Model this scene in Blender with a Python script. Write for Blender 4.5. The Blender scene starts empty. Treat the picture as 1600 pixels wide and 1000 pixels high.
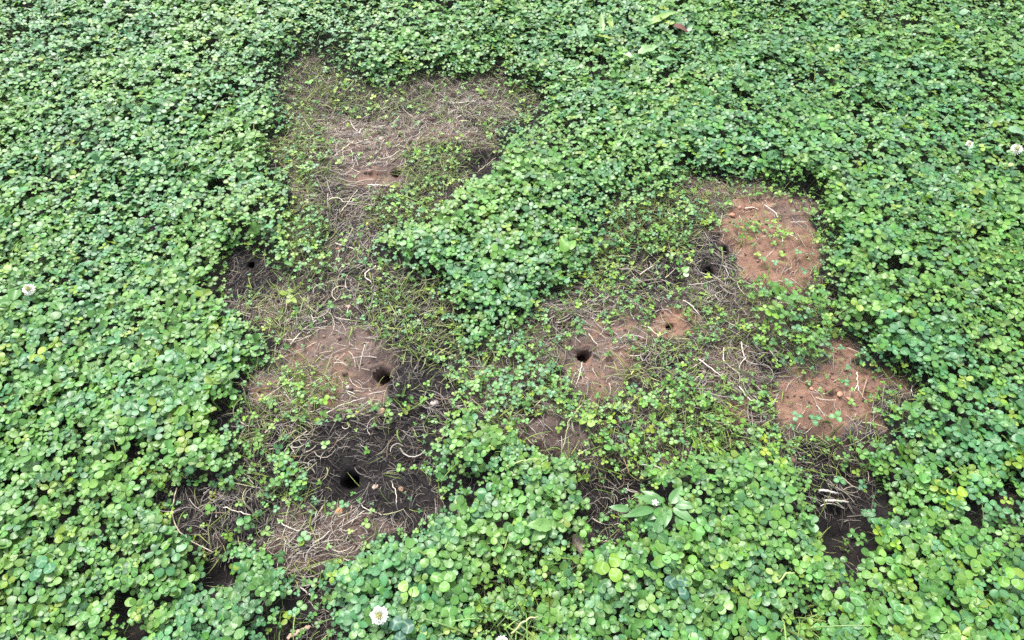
import bpy, math
import numpy as np
from mathutils import Vector

# ----------------------------------------------------------------- camera, sky, sun, exposure
scene = bpy.context.scene
COL = scene.collection
CAM_H, PITCH, HFOV = 1.05, math.radians(54.7), math.radians(74.0)
cam_data = bpy.data.cameras.new("camera")
cam = bpy.data.objects.new("camera", cam_data)
COL.objects.link(cam)
cam.location = (0, 0, CAM_H)
cam.rotation_euler = (math.radians(90) - PITCH, 0, 0)
cam_data.sensor_width = 36.0
cam_data.angle = HFOV
cam_data.clip_start, cam_data.clip_end = 0.02, 500.0
scene.camera = cam

SUN_EL, SUN_AZ = math.radians(58), math.radians(-25)     # azimuth from +Y (away from the viewer), minus = to the left
world = bpy.data.worlds.new("World")
scene.world = world
world.use_nodes = True
wn = world.node_tree
bg = wn.nodes["Background"]
sky = wn.nodes.new("ShaderNodeTexSky")
sky.sky_type = 'NISHITA'
sky.sun_disc = False
sky.sun_elevation = SUN_EL
sky.sun_rotation = SUN_AZ
sky.air_density, sky.dust_density, sky.ozone_density = 1.0, 3.0, 1.0
hs = wn.nodes.new("ShaderNodeHueSaturation")              # an overcast sky is nearly grey
hs.inputs["Saturation"].default_value = 0.5
wn.links.new(sky.outputs[0], hs.inputs["Color"])
wn.links.new(hs.outputs[0], bg.inputs["Color"])
bg.inputs["Strength"].default_value = 0.15

sun_data = bpy.data.lights.new("sun", 'SUN')
sun_data.energy = 1.5
sun_data.angle = math.radians(20)
sun_data.color = (1.0, 0.98, 0.95)
sun = bpy.data.objects.new("sun", sun_data)
COL.objects.link(sun)
d_sun = Vector((math.sin(SUN_AZ) * math.cos(SUN_EL), math.cos(SUN_AZ) * math.cos(SUN_EL), math.sin(SUN_EL)))
sun.rotation_euler = d_sun.to_track_quat('Z', 'Y').to_euler()
sun.location = d_sun * 6

scene.view_settings.view_transform = 'Standard'
scene.view_settings.look = 'None'
scene.view_settings.gamma = 1.0
scene.view_settings.use_curve_mapping = False
scene.view_settings.exposure = 1.74
scene.render.engine = 'CYCLES'
scene.cycles.max_bounces = 7
scene.cycles.diffuse_bounces = 4
scene.cycles.use_denoising = False

RNG = np.random.default_rng(7)

# ----------------------------------------------------------------- the survey: ground metres <-> the photograph's 1600x1000 grid
FPX = 800.0 / math.tan(HFOV / 2)
SP, CP = math.sin(PITCH), math.cos(PITCH)

def to_px(x, y, z):
    dz = z - CAM_H
    depth = np.maximum(y * CP - dz * SP, 0.05)
    up = y * SP + dz * CP
    return 800 + FPX * x / depth, 500 - FPX * up / depth

def at(px, py, z=0.0):
    a, b = (px - 800) / FPX, (500 - py) / FPX
    dy, dz = CP + b * SP, -SP + b * CP
    t = (z - CAM_H) / dz
    return a * t, dy * t

# ----------------------------------------------------------------- noise
_tabs = [np.random.default_rng(100 + k).random((256, 256)) for k in range(6)]

def vnoise(x, y, s=0):
    t = _tabs[s % 6]
    xi, yi = np.floor(x).astype(int), np.floor(y).astype(int)
    fx, fy = x - xi, y - yi
    fx, fy = fx * fx * (3 - 2 * fx), fy * fy * (3 - 2 * fy)
    a, b = t[xi & 255, yi & 255], t[(xi + 1) & 255, yi & 255]
    c, d = t[xi & 255, (yi + 1) & 255], t[(xi + 1) & 255, (yi + 1) & 255]
    return (a * (1 - fx) + b * fx) * (1 - fy) + (c * (1 - fx) + d * fx) * fy

def fbm(x, y, s=0, o=3):
    r, a, n = 0, 1.0, 0
    for k in range(o):
        r = r + a * vnoise(x * 2 ** k + 17.3 * k, y * 2 ** k + 9.1 * k, s + k)
        n += a
        a *= 0.5
    return r / n

def sstep(a, b, v):
    t = np.clip((v - a) / (b - a), 0, 1)
    return t * t * (3 - 2 * t)

# ----------------------------------------------------------------- the survey: outlines of the bare places
# every zone: outline, (clover, thatch, grass, red soil, dark earth and painted gap shade), softness of its edge
A_OUT = [(478,79),(503,97),(531,119),(562,122),(587,138),(619,129),(650,112),(712,118),(744,125),(775,100),(809,129),(837,138),
 (844,160),(812,179),(781,191),(775,235),(753,263),(725,279),(697,307),(675,335),(640,350),(600,352),(578,375),(585,410),(620,425),
 (673,443),(692,487),(704,515),(723,540),(717,565),(689,587),(710,609),(704,640),(685,675),(645,687),(650,715),(643,745),(699,765),
 (684,799),(649,827),(606,824),(577,846),(540,865),(505,890),(490,912),(515,950),(520,1000),(430,1000),(437,987),(472,950),(459,915),
 (440,884),(412,850),(370,830),(355,850),(362,880),(359,915),(322,900),(330,870),(300,830),(270,800),(256,765),(318,760),(362,774),
 (385,750),(382,702),(377,659),(372,650),(385,630),(375,605),(395,587),(429,565),(442,534),(400,515),(378,490),(355,450),(346,434),
 (357,402),(395,390),(423,415),(450,438),(500,430),(508,400),(500,360),(456,369),(456,329),(469,297),(453,266),(425,247),(431,235),
 (453,197),(456,166),(440,144),(444,119)]
B_OUT = [(1075,279),(1119,285),(1162,279),(1225,300),(1259,322),(1269,363),(1275,397),(1269,435),(1303,466),(1290,500),(1300,532),
 (1325,530),(1337,550),(1330,570),(1365,580),(1395,580),(1432,590),(1450,612),(1425,630),(1375,645),(1382,672),(1370,690),(1330,700),
 (1365,730),(1375,765),(1345,800),(1345,880),(1322,885),(1300,800),(1270,740),(1180,700),(1100,690),(1060,720),(1010,740),(1000,770),
 (960,835),(935,845),(920,760),(900,720),(850,712),(800,690),(740,640),(715,600),(745,550),(790,500),(850,460),(900,430),(950,390),(930,330),
 (970,300),(1040,310)]
ZONES = [
 (A_OUT, (.09, .80, .30, .35, .50), 11),
 ([(440,110),(480,100),(560,135),(700,150),(830,150),(820,185),(760,190),(640,170),(560,175),(470,150)], (.10,.75,.50,.3,.55), 14),
 ([(590,205),(640,178),(720,185),(750,205),(700,228),(650,250),(645,290),(600,300),(545,290),(520,240),(480,190),(540,180)], (.02,.75,.08,.35,.15), 18),
 ([(545,272),(600,262),(625,275),(610,295),(560,292)], (.0,.10,.0,.4,.15), 12),
 ([(450,150),(490,150),(505,215),(500,300),(460,330),(455,290),(440,245)], (.22,.6,.7,.3,.4), 12),
 ([(645,232),(700,225),(735,240),(715,280),(690,300),(645,295),(625,275)], (.25,.55,.8,.2,.5), 10),
 ([(722,235),(778,228),(760,268),(722,280)], (.04,.35,.1,.0,1.0), 6),
 ([(680,150),(770,140),(800,170),(740,190),(690,185)], (.06,1.0,.25,.3,.35), 12),
 ([(600,300),(680,290),(690,330),(640,360),(600,360),(585,330)], (.52,.4,.6,.1,.6), 12),
 ([(500,300),(570,300),(585,360),(580,410),(575,470),(590,500),(545,510),(500,480),(500,420),(512,380)], (.07,.95,.14,.15,.62), 14),
 ([(455,330),(505,320),(515,370),(500,430),(460,420),(440,370)], (.62,.4,.6,.2,.5), 12),
 ([(357,402),(395,390),(428,425),(435,470),(385,475),(350,440)], (.02,.75,.03,.1,.95), 8),
 ([(585,440),(680,440),(705,500),(720,545),(690,590),(640,560),(600,520),(580,480)], (.14,.8,.62,.1,.85), 14),
 ([(395,470),(470,465),(480,510),(450,540),(420,525)], (.12,.8,.6,.35,.3), 12),
 ([(465,540),(520,512),(575,520),(592,550),(612,565),(620,600),(600,628),(520,645),(480,655),(430,650),(392,620),(400,592),(445,575)], (.01,.22,.05,.38,.12), 14),
 ([(435,585),(490,570),(525,590),(525,625),(470,650),(425,640)], (.22,.5,.8,.55,.1), 10),
 ([(612,575),(650,560),(700,590),(705,635),(680,670),(640,680),(600,640)], (.03,.5,.15,.1,1.05), 14),
 ([(372,650),(430,645),(500,655),(560,690),(540,720),(460,700),(400,730),(380,700)], (.25,.75,.6,.3,.5), 14),
 ([(440,690),(520,665),(600,660),(645,690),(650,740),(680,790),(640,820),(560,790),(500,790),(450,740)], (.015,.55,.05,.05,1.05), 16),
 ([(520,740),(545,728),(575,745),(560,775),(525,770)], (.0,.25,.0,.1,1.0), 8),
 ([(380,725),(440,715),(490,735),(480,780),(420,795),(390,770)], (.42,.6,.4,.1,.7), 12),
 ([(430,810),(500,800),(580,800),(620,815),(570,845),(510,880),(470,890),(440,860)], (.03,.75,.06,.35,.4), 14),
 ([(256,765),(320,760),(370,778),(440,800),(440,830),(370,832),(300,828),(268,795)], (.11,.8,.1,.1,.9), 10),
 ([(322,874),(355,870),(362,912),(325,905)], (.0,.05,.0,.0,1.0), 5),
 ([(432,985),(470,955),(470,915),(500,920),(515,960),(520,1003),(430,1003)], (.12,.6,.15,.4,.7), 10),
 # right-hand group
 (B_OUT, (.47, .70, .38, .35, .5), 12),
 ([(955,330),(1060,315),(1090,350),(1070,400),(1000,440),(930,440),(945,390)], (.55,.6,.85,.1,.65), 14),
 ([(975,405),(1040,395),(1060,440),(1020,455),(985,440)], (.06,.9,.1,.0,.95), 10),
 ([(1075,282),(1162,281),(1222,300),(1180,322),(1120,330),(1085,310)], (.14,.6,.35,.5,.4), 10),
 ([(1125,335),(1160,318),(1230,312),(1262,328),(1266,370),(1272,400),(1266,440),(1228,472),(1170,464),(1148,440),(1140,400),(1120,370)], (.015,.12,.03,.9,.0), 12),
 ([(1160,355),(1225,350),(1232,385),(1200,395),(1165,405),(1150,385)], (.36,.12,.2,1.0,.0), 8),
 ([(1205,315),(1262,322),(1266,362),(1225,365),(1190,340)], (.02,.15,.02,.45,.25), 10),
 ([(1085,380),(1125,372),(1140,400),(1150,445),(1110,455),(1075,440)], (.03,1.0,.05,.2,.7), 10),
 ([(1075,445),(1150,445),(1175,465),(1140,490),(1085,480)], (.05,1.0,.30,.2,.5), 10),
 ([(1020,500),(1050,485),(1085,490),(1090,510),(1060,525),(1015,520)], (.03,.2,.05,.9,.15), 8),
 ([(850,470),(900,450),(960,470),(950,500),(880,520),(840,510)], (.06,.95,.25,.2,.55), 12),
 ([(880,540),(930,508),(975,502),(1008,520),(1012,548),(985,590),(960,612),(930,628),(908,610),(890,575)], (.02,.28,.06,.42,.15), 11),
 ([(1000,545),(1050,530),(1070,570),(1030,600),(985,600)], (.2,.8,.5,.3,.6), 10),
 ([(1085,545),(1150,540),(1215,545),(1215,580),(1180,620),(1110,600)], (.04,.95,.18,.5,.4), 12),
 ([(1180,540),(1212,548),(1212,580),(1185,585)], (.05,.8,.05,.1,1.0), 8),
 ([(1180,460),(1290,470),(1300,540),(1280,580),(1220,570),(1170,520)], (.8,.3,.4,.3,.5), 14),
 ([(1217,580),(1240,572),(1285,582),(1300,585),(1292,557),(1300,532),(1325,530),(1337,550),(1330,570),(1365,580),(1392,580),(1412,592),
   (1416,606),(1405,612),(1390,600),(1360,610),(1350,630),(1372,645),(1382,670),(1330,660),(1312,675),(1280,688),(1240,678),(1225,650),(1210,625)], (.015,.14,.03,.72,.06), 10),
 ([(1240,676),(1300,680),(1310,705),(1260,715)], (.25,.6,.6,.3,.6), 10),
 ([(835,655),(880,650),(908,680),(900,708),(850,704),(818,690)], (.02,.3,.03,.35,.45), 8),
 ([(925,735),(975,722),(1006,758),(978,790),(962,832),(940,842),(925,800),(918,760)], (.05,.55,.06,.0,1.0), 7),
 ([(1275,720),(1350,735),(1378,765),(1350,800),(1325,812),(1300,798),(1280,765)], (.04,.5,.06,.05,1.0), 8),
 ([(1300,800),(1342,805),(1334,835),(1352,868),(1338,892),(1322,886),(1326,858),(1308,838)], (.03,.03,.0,.0,1.0), 6),  # near-black here paints in the shade of a deep gap
 ([(1135,630),(1160,625),(1165,652),(1140,655)], (.04,.3,.1,.75,.1), 6),
 ([(1090,620),(1130,640),(1150,700),(1090,705),(1060,660)], (.35,.5,1.0,.1,.6), 10),
 ([(725,745),(760,745),(755,775),(728,770)], (.08,.2,.0,.0,1.0), 8),
 ([(212,706),(232,706),(238,728),(218,728)], (.4,.1,.0,.0,1.0), 5),
 ([(1285,452),(1305,458),(1308,474),(1290,470)], (.15,.2,.0,.0,1.0), 5),
 ([(745,890),(800,880),(840,930),(835,1005),(740,1005),(735,950)], (.6,.3,.5,.1,.7), 14),
 ([(820,870),(880,860),(920,890),(900,935),(840,925)], (.65,.2,.5,.1,.8), 12),
 ([(1215,925),(1270,920),(1290,1000),(1225,1005)], (.65,.2,.5,.1,.8), 12),
 ([(890,840),(920,838),(922,860),(895,862)], (.25,.1,.0,.0,.8), 6),
]

def signed_dist(px, py, poly):
    p = np.array(poly, float)
    q = np.roll(p, -1, axis=0)
    best = np.full(px.shape, 1e9)
    inside = np.zeros(px.shape, bool)
    for (ax, ay), (bx, by) in zip(p, q):
        ex, ey = bx - ax, by - ay
        t = np.clip(((px - ax) * ex + (py - ay) * ey) / (ex * ex + ey * ey + 1e-9), 0, 1)
        best = np.minimum(best, (px - ax - t * ex) ** 2 + (py - ay - t * ey) ** 2)
        c = (ay > py) != (by > py)
        xi = ax + (py - ay) * ex / (ey if abs(ey) > 1e-9 else 1e-9)
        inside ^= c & (px < xi)
    s = np.sqrt(best)
    return np.where(inside, s, -s)

def zones(x, y, z=0.0, ragged=1.0, softmul=1.0):
    """clover, thatch, grass, red, dark at ground points."""
    px, py = to_px(x, y, z)
    px = px + ragged * ((fbm(x * 22, y * 22, 1) - .5) * 34 + (vnoise(x * 90, y * 90, 4) - .5) * 10)
    py = py + ragged * ((fbm(x * 22 + 40, y * 22 + 11, 2) - .5) * 26 + (vnoise(x * 90 + 31, y * 90, 5) - .5) * 8)
    v = np.empty(px.shape + (5,))
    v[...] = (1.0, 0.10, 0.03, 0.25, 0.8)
    for poly, val, soft in ZONES:
        soft = soft * softmul
        p = np.array(poly)
        lo, hi = p.min(0) - soft, p.max(0) + soft
        m = (px > lo[0]) & (px < hi[0]) & (py > lo[1]) & (py < hi[1])
        if not m.any():
            continue
        a = sstep(-soft, soft * .6, signed_dist(px[m], py[m], poly))[:, None]
        v[m] = v[m] * (1 - a) + np.array(val) * a
    return v

# ----------------------------------------------------------------- burrows: pixel, radius, direction of the tunnel, steepness, hollow
BURROWS = [
 ((617,268), .0120, (.75,.65), .9, .9, 'low crescent shaped burrow opening in brown soil of the topmost bare patch'),
 ((598,588), .0160, (.55,.85), 1.15, 1.5, 'round burrow opening at the right end of a smooth reddish soil hollow'),
 ((545,748), .0165, (.1,.95), 1.0, 1.7, 'wide burrow opening in black straw-covered earth, nearest of all the holes'),
 ((912,552), .0145, (-.5,.85), 1.1, 1.3, 'burrow opening at the left end of the oval bare patch in the middle'),
 ((1130,396), .0095, (.2,.9), .9, .8, 'small upper burrow opening beside the orange soil patch'),
 ((1106,428), .0112, (.6,.75), .9, 1.0, 'lower burrow opening under grey straw beside the orange soil patch'),
 ((1048,508), .0092, (-.5,.8), .8, 1.0, 'shallow burrow opening in small red soil scrape amid sparse clover'),
 ((391,412), .0100, (.1,.95), .9, .7, 'smallest burrow opening, in dark earth at the far left bare spot'),
]
BXY = []
for (p, r, d, s, h, lab) in BURROWS:
    bx, by = at(*p)
    dl = math.hypot(*d)
    BXY.append((bx, by, r, d[0] / dl, d[1] / dl, s, h, lab))

MOUNDS = [((1205,400), .16, .016), ((1300,620), .16, .014), ((950,545), .09, .010), ((560,560), .13, .012), ((860,680), .07, .010),
          ((640,210), .18, .010), ((1320,765), .09, -.032), ((950,785), .085, -.034), ((1330,850), .055, -.045), ((340,893), .045, -.04), ((750,250), .05, -.015)]
MXY = [(*at(*p), r, h) for p, r, h in MOUNDS]

def hgt(x, y, fine=True):
    h = (fbm(x * 2.2, y * 2.2, 0) - .5) * .03 + (fbm(x * 9, y * 9, 1) - .5) * .012
    if fine:
        h = h + (fbm(x * 45, y * 45, 2, 3) - .5) * .013 - np.abs(fbm(x * 26 + 3, y * 34, 4, 2) - .5) * .014 + (fbm(x * 150, y * 150, 3, 2) - .5) * .0028
    for mx, my, r, a in MXY:
        h = h + a * np.exp(-((x - mx) ** 2 + (y - my) ** 2) / (r * r))
    for bx, by, r, dx, dy, s, hol, _ in BXY:
        cx, cy = bx - dx * r * .9, by - dy * r * .9
        u, w = (x - cx) * dx + (y - cy) * dy, -(x - cx) * dy + (y - cy) * dx
        h = h - hol * r * .85 * np.exp(-(u * u / (2.2 * r) ** 2 + w * w / (1.7 * r) ** 2))
        h = h - .25 * r * np.exp(-((x - bx) ** 2 + (y - by) ** 2) / (1.5 * r) ** 2)
    return h

# ----------------------------------------------------------------- mesh and material helpers
def mesh_obj(name, verts, faces, mat, attrs=None, parent=None, smooth=True):
    """verts (n,3); faces: list of int arrays (m,k); attrs: name -> (n,3|4) point data."""
    me = bpy.data.meshes.new(name)
    verts = np.ascontiguousarray(verts, np.float32)
    faces = [np.asarray(f, np.int32) for f in (faces if isinstance(faces, list) else [faces])]
    nl = sum(f.size for f in faces)
    nf = sum(len(f) for f in faces)
    me.vertices.add(len(verts))
    me.vertices.foreach_set("co", verts.ravel())
    me.loops.add(nl)
    me.loops.foreach_set("vertex_index", np.concatenate([f.ravel() for f in faces]))
    me.polygons.add(nf)
    tot = np.concatenate([np.full(len(f), f.shape[1], np.int32) for f in faces])
    start = np.concatenate([[0], np.cumsum(tot)[:-1]]).astype(np.int32)
    me.polygons.foreach_set("loop_start", start)
    me.polygons.foreach_set("loop_total", tot)
    if smooth:
        me.polygons.foreach_set("use_smooth", np.ones(nf, bool))
    for k, a in (attrs or {}).items():
        a = np.asarray(a, np.float32)
        if a.shape[1] == 3:
            a = np.concatenate([a, np.ones((len(a), 1), np.float32)], 1)
        at_ = me.attributes.new(k, 'FLOAT_COLOR', 'POINT')
        at_.data.foreach_set("color", np.ascontiguousarray(a, np.float32).ravel())
    me.update(calc_edges=True)
    me.validate()
    me.materials.append(mat)
    o = bpy.data.objects.new(name, me)
    COL.objects.link(o)
    if parent:
        o.parent = parent
    return o

def tag(o, label, cat, group=None, kind=None):
    o["label"], o["category"] = label, cat
    if group:
        o["group"] = group
    if kind:
        o["kind"] = kind
    return o

def thing(name, label, cat, loc, group=None):
    o = bpy.data.objects.new(name, None)
    o.empty_display_size = .02
    COL.objects.link(o)
    o.location = loc
    return tag(o, label, cat, group)

def material(name):
    m = bpy.data.materials.new(name)
    m.use_nodes = True
    nt = m.node_tree
    b = nt.nodes["Principled BSDF"]
    return m, nt, b

def N(nt, kind, **kw):
    n = nt.nodes.new(kind)
    for k, v in kw.items():
        if k in n.inputs:
            n.inputs[k].default_value = v
        else:
            setattr(n, k, v)
    return n

def mixc(nt, fac, a, b, mode='MIX'):
    n = nt.nodes.new("ShaderNodeMix")
    n.data_type = 'RGBA'
    n.blend_type = mode
    for s, v in ((n.inputs[0], fac), (n.inputs[6], a), (n.inputs[7], b)):
        if hasattr(v, "is_linked"):
            nt.links.new(v, s)
        else:
            s.default_value = v if not isinstance(v, tuple) else (*v, 1)[:4]
    return n.outputs[2]

def math_n(nt, op, a, b=None, c=None):
    n = nt.nodes.new("ShaderNodeMath")
    n.operation = op
    for s, v in zip(n.inputs, (a, b, c)):
        if v is None:
            continue
        if hasattr(v, "is_linked"):
            nt.links.new(v, s)
        else:
            s.default_value = v
    return n.outputs[0]

def leaf_material(name, rough=.34, spec=.5, transl=.28, marks=True, coat=.15):
    m, nt, b = material(name)
    L = nt.links
    col = N(nt, "ShaderNodeAttribute", attribute_name="col").outputs["Color"]
    uv = N(nt, "ShaderNodeAttribute", attribute_name="luv")
    sep = nt.nodes.new("ShaderNodeSeparateColor")
    L.new(uv.outputs["Color"], sep.inputs[0])
    u, v, k = sep.outputs[0], sep.outputs[1], sep.outputs[2]
    if marks:
        # pale chevron across the leaflet, fine side veins, a lighter midrib
        au = math_n(nt, 'ABSOLUTE', u)
        d = math_n(nt, 'ABSOLUTE', math_n(nt, 'SUBTRACT', v, math_n(nt, 'MULTIPLY_ADD', au, -.28, .60)))
        mark = math_n(nt, 'SUBTRACT', 1.0, math_n(nt, 'MULTIPLY', d, 9.0))
        mark = math_n(nt, 'MULTIPLY', math_n(nt, 'MAXIMUM', mark, 0.0), k)
        col = mixc(nt, mark, col, mixc(nt, .55, col, (.42, .55, .36)))
        rib = math_n(nt, 'MAXIMUM', math_n(nt, 'SUBTRACT', 1.0, math_n(nt, 'MULTIPLY', au, 13.0)), 0.0)
        col = mixc(nt, math_n(nt, 'MULTIPLY', rib, .35), col, (.26, .40, .15))
        w = math_n(nt, 'SINE', math_n(nt, 'MULTIPLY_ADD', v, 46.0, math_n(nt, 'MULTIPLY', au, -22.0)))
    tc = nt.nodes.new("ShaderNodeTexCoord")
    nz = N(nt, "ShaderNodeTexNoise", Scale=240.0, Detail=3.0)
    L.new(tc.outputs["Object"], nz.inputs["Vector"])
    var = mixc(nt, .35, (1, 1, 1), nz.outputs["Color"])
    hs_ = N(nt, "ShaderNodeHueSaturation", Saturation=0.0)
    L.new(nz.outputs["Color"], hs_.inputs["Color"])
    col = mixc(nt, .14, col, hs_.outputs[0], 'OVERLAY')
    L.new(col, b.inputs["Base Color"])
    b.inputs["Roughness"].default_value = rough
    b.inputs["Specular IOR Level"].default_value = spec
    b.inputs["Coat Weight"].default_value = coat
    b.inputs["Coat Roughness"].default_value = .20
    bump = N(nt, "ShaderNodeBump", Strength=.16, Distance=.0010)
    hgt_ = nz.outputs[0]
    if marks:
        hgt_ = math_n(nt, 'MULTIPLY_ADD', w, .16, nz.outputs[0])
    L.new(hgt_, bump.inputs["Height"])
    L.new(bump.outputs[0], b.inputs["Normal"])
    tr = nt.nodes.new("ShaderNodeBsdfTranslucent")
    L.new(mixc(nt, 1.0, col, (1.25, 1.35, .55), 'MULTIPLY'), tr.inputs["Color"])
    mx = nt.nodes.new("ShaderNodeMixShader")
    mx.inputs[0].default_value = transl
    L.new(b.outputs[0], mx.inputs[1])
    L.new(tr.outputs[0], mx.inputs[2])
    L.new(mx.outputs[0], nt.nodes["Material Output"].inputs["Surface"])
    return m

def soil_material():
    m, nt, b = material("soil")
    L = nt.links
    z = N(nt, "ShaderNodeAttribute", attribute_name="zone")
    sep = nt.nodes.new("ShaderNodeSeparateColor")
    L.new(z.outputs["Color"], sep.inputs[0])
    tc = nt.nodes.new("ShaderNodeTexCoord")
    def noise(s, d=4.0, r=.6):
        n = N(nt, "ShaderNodeTexNoise", Scale=s, Detail=d, Roughness=r)
        L.new(tc.outputs["Object"], n.inputs["Vector"])
        return n.outputs[0]
    n1, n2, n3 = noise(14), noise(70), noise(420, 3.0)
    red = mixc(nt, n2, (.105, .056, .039), (.265, .162, .112))
    brown = mixc(nt, n2, (.060, .044, .038), (.170, .124, .104))
    humus_shade = mixc(nt, n2, (.0045, .004, .004), (.021, .017, .017))  # black earth, taken darker to paint in the shade of deep gaps
    jitter = math_n(nt, 'MULTIPLY_ADD', math_n(nt, 'SUBTRACT', n1, .5), 2.0, math_n(nt, 'MULTIPLY', math_n(nt, 'SUBTRACT', n2, .5), 1.1))
    def sharp(s, k):
        r = N(nt, "ShaderNodeMapRange", interpolation_type='SMOOTHSTEP')
        r.inputs["From Min"].default_value, r.inputs["From Max"].default_value = .25, .75
        L.new(math_n(nt, 'MULTIPLY_ADD', jitter, k, s), r.inputs["Value"])
        return r.outputs[0]
    c = mixc(nt, sharp(sep.outputs[0], .75), brown, red)
    c = mixc(nt, sharp(sep.outputs[1], .7), c, humus_shade)
    c = mixc(nt, sep.outputs[2], c, (.045, .12, .035))
    grey = mixc(nt, n3, (.62, .6, .58), (1.25, 1.2, 1.15))
    c = mixc(nt, .8, c, grey, 'MULTIPLY')
    L.new(c, b.inputs["Base Color"])
    b.inputs["Roughness"].default_value = .9
    b.inputs["Specular IOR Level"].default_value = .25
    b1 = N(nt, "ShaderNodeBump", Strength=.9, Distance=.006)
    L.new(n2, b1.inputs["Height"])
    b2 = N(nt, "ShaderNodeBump", Strength=.8, Distance=.0025)
    L.new(n3, b2.inputs["Height"])
    L.new(b1.outputs[0], b2.inputs["Normal"])
    L.new(b2.outputs[0], b.inputs["Normal"])
    return m

def fibre_material(name, rough=.75, scale=300):
    m, nt, b = material(name)
    L = nt.links
    col = N(nt, "ShaderNodeAttribute", attribute_name="col").outputs["Color"]
    tc = nt.nodes.new("ShaderNodeTexCoord")
    nz = N(nt, "ShaderNodeTexNoise", Scale=float(scale), Detail=3.0)
    L.new(tc.outputs["Object"], nz.inputs["Vector"])
    g = mixc(nt, nz.outputs[0], (.5, .48, .46), (1.35, 1.32, 1.28))
    L.new(mixc(nt, .8, col, g, 'MULTIPLY'), b.inputs["Base Color"])
    b.inputs["Roughness"].default_value = rough
    b.inputs["Specular IOR Level"].default_value = .3
    bp = N(nt, "ShaderNodeBump", Strength=.5, Distance=.001)
    L.new(nz.outputs[0], bp.inputs["Height"])
    L.new(bp.outputs[0], b.inputs["Normal"])
    return m

M_SOIL = soil_material()
M_CLOVER = leaf_material("clover_leaf", .42, .40, .25, coat=.10)
M_GRASS = leaf_material("grass_blade", .45, .4, .3, marks=False)
M_WEED = leaf_material("broad_leaf", .40, .5, .28, marks=True)
M_STRAW = fibre_material("dead_straw")
M_CRUMB = fibre_material("soil_crumb", .95, 500)
M_STONE = fibre_material("pebble", .7, 260)
M_PETAL = fibre_material("white_petal", .6, 60)

# ----------------------------------------------------------------- ground: one sheet, fine under the picture, coarser to the horizon
def graded(lo, hi, step, far):
    a = list(np.arange(lo, hi + step / 2, step))
    s = step
    while a[-1] < far:
        s = min(s * 1.35, 12); a.append(a[-1] + s)
    s = step
    while a[0] > -far:
        s = min(s * 1.35, 12); a.insert(0, a[0] - s)
    return np.array(a)

def ground():
    xs, ys = graded(-1.25, 1.15, .0055, 90), graded(.12, 1.80, .0055, 90)
    X, Y = np.meshgrid(xs, ys)
    X, Y = X.ravel(), Y.ravel()
    Z = hgt(X, Y)
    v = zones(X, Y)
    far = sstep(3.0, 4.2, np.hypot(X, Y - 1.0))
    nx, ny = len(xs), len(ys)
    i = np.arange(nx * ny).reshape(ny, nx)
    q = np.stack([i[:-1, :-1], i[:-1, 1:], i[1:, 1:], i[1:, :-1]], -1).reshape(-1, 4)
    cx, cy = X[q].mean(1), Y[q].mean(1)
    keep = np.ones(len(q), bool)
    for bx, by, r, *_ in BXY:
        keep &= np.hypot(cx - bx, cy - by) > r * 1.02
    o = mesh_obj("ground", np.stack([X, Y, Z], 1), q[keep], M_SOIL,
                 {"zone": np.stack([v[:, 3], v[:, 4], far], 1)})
    tag(o, "bare reddish brown and blackish earth with runways between the clover", "ground", kind="structure")
ground()

def burrow(bx, by, r, dx, dy, s, hol, label):
    rng = np.random.default_rng(int(abs(bx * 1e4) + by * 1e4))
    K = 40
    th = np.linspace(0, 2 * math.pi, K, endpoint=False)
    rag = 1 + .15 * np.sin(th * 2 + rng.random() * 6) + .08 * np.sin(th * 3 + rng.random() * 6) + .07 * np.sin(th * 5 + rng.random() * 6) + rng.normal(0, .035, K)
    rings = []
    for f, dz in ((1.85, -.004), (1.5, .0006), (1.22, .0016), (1.0, -.0010)):
        rr = r * f * (1 + (rag - 1) * (1.0 if f < 1.4 else .5))
        x, y = bx + rr * np.cos(th), by + rr * np.sin(th)
        rings.append(np.stack([x, y, hgt(x, y) + dz], 1))
    zc = float(hgt(np.array([bx]), np.array([by]))[0])
    path = [(.10, -.40, .84), (.35, -.95, .76), (.8, -1.5, .78), (1.5, -2.1, .74), (2.5, -2.8, .7), (3.8, -3.5, .66), (5.2, -4.0, .6)]
    for j, (a, b_, f) in enumerate(path):
        w = min(1.0, j / 3.0) * .9
        tx, tz = (a, b_) if j == 0 else (a - path[j - 1][0], b_ - path[j - 1][1])
        n = Vector((dx * tx, dy * tx, tz * s)).normalized()
        n = (Vector((0, 0, -1)) * (1 - w) + n * w).normalized()
        e2 = Vector((-dy, dx, 0))
        e1 = e2.cross(n).normalized()
        if e1.dot(Vector((dx, dy, 0))) < 0:
            e1 = -e1
        c = Vector((bx + dx * a * r, by + dy * a * r, zc + b_ * s * r))
        a0 = math.atan2(dy, dx)
        rr = r * f * (1 + (rag - 1) * .8) + rng.normal(0, r * .03, K)
        P = [c + e1 * (math.cos(t - a0) * q) + e2 * (math.sin(t - a0) * q) for t, q in zip(th, rr)]
        rings.append(np.array([tuple(p) for p in P]))
    V = np.concatenate(rings)
    nr = len(rings)
    i = np.arange(nr * K).reshape(nr, K)
    q = np.stack([i[:-1], np.roll(i[:-1], -1, 1), np.roll(i[1:], -1, 1), i[1:]], -1).reshape(-1, 4)
    end = i[-1][None, :]
    v = zones(V[:, 0], V[:, 1])
    origin = np.array([bx, by, zc])
    o = mesh_obj("burrow_hole", V - origin, [q, end], M_SOIL,
                 {"zone": np.stack([v[:, 3], v[:, 4], v[:, 4] * 0], 1)})
    o.location = origin
    tag(o, label, "burrow", "burrow openings in the bare earth")
for b_ in BXY:
    burrow(*b_)

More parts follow.
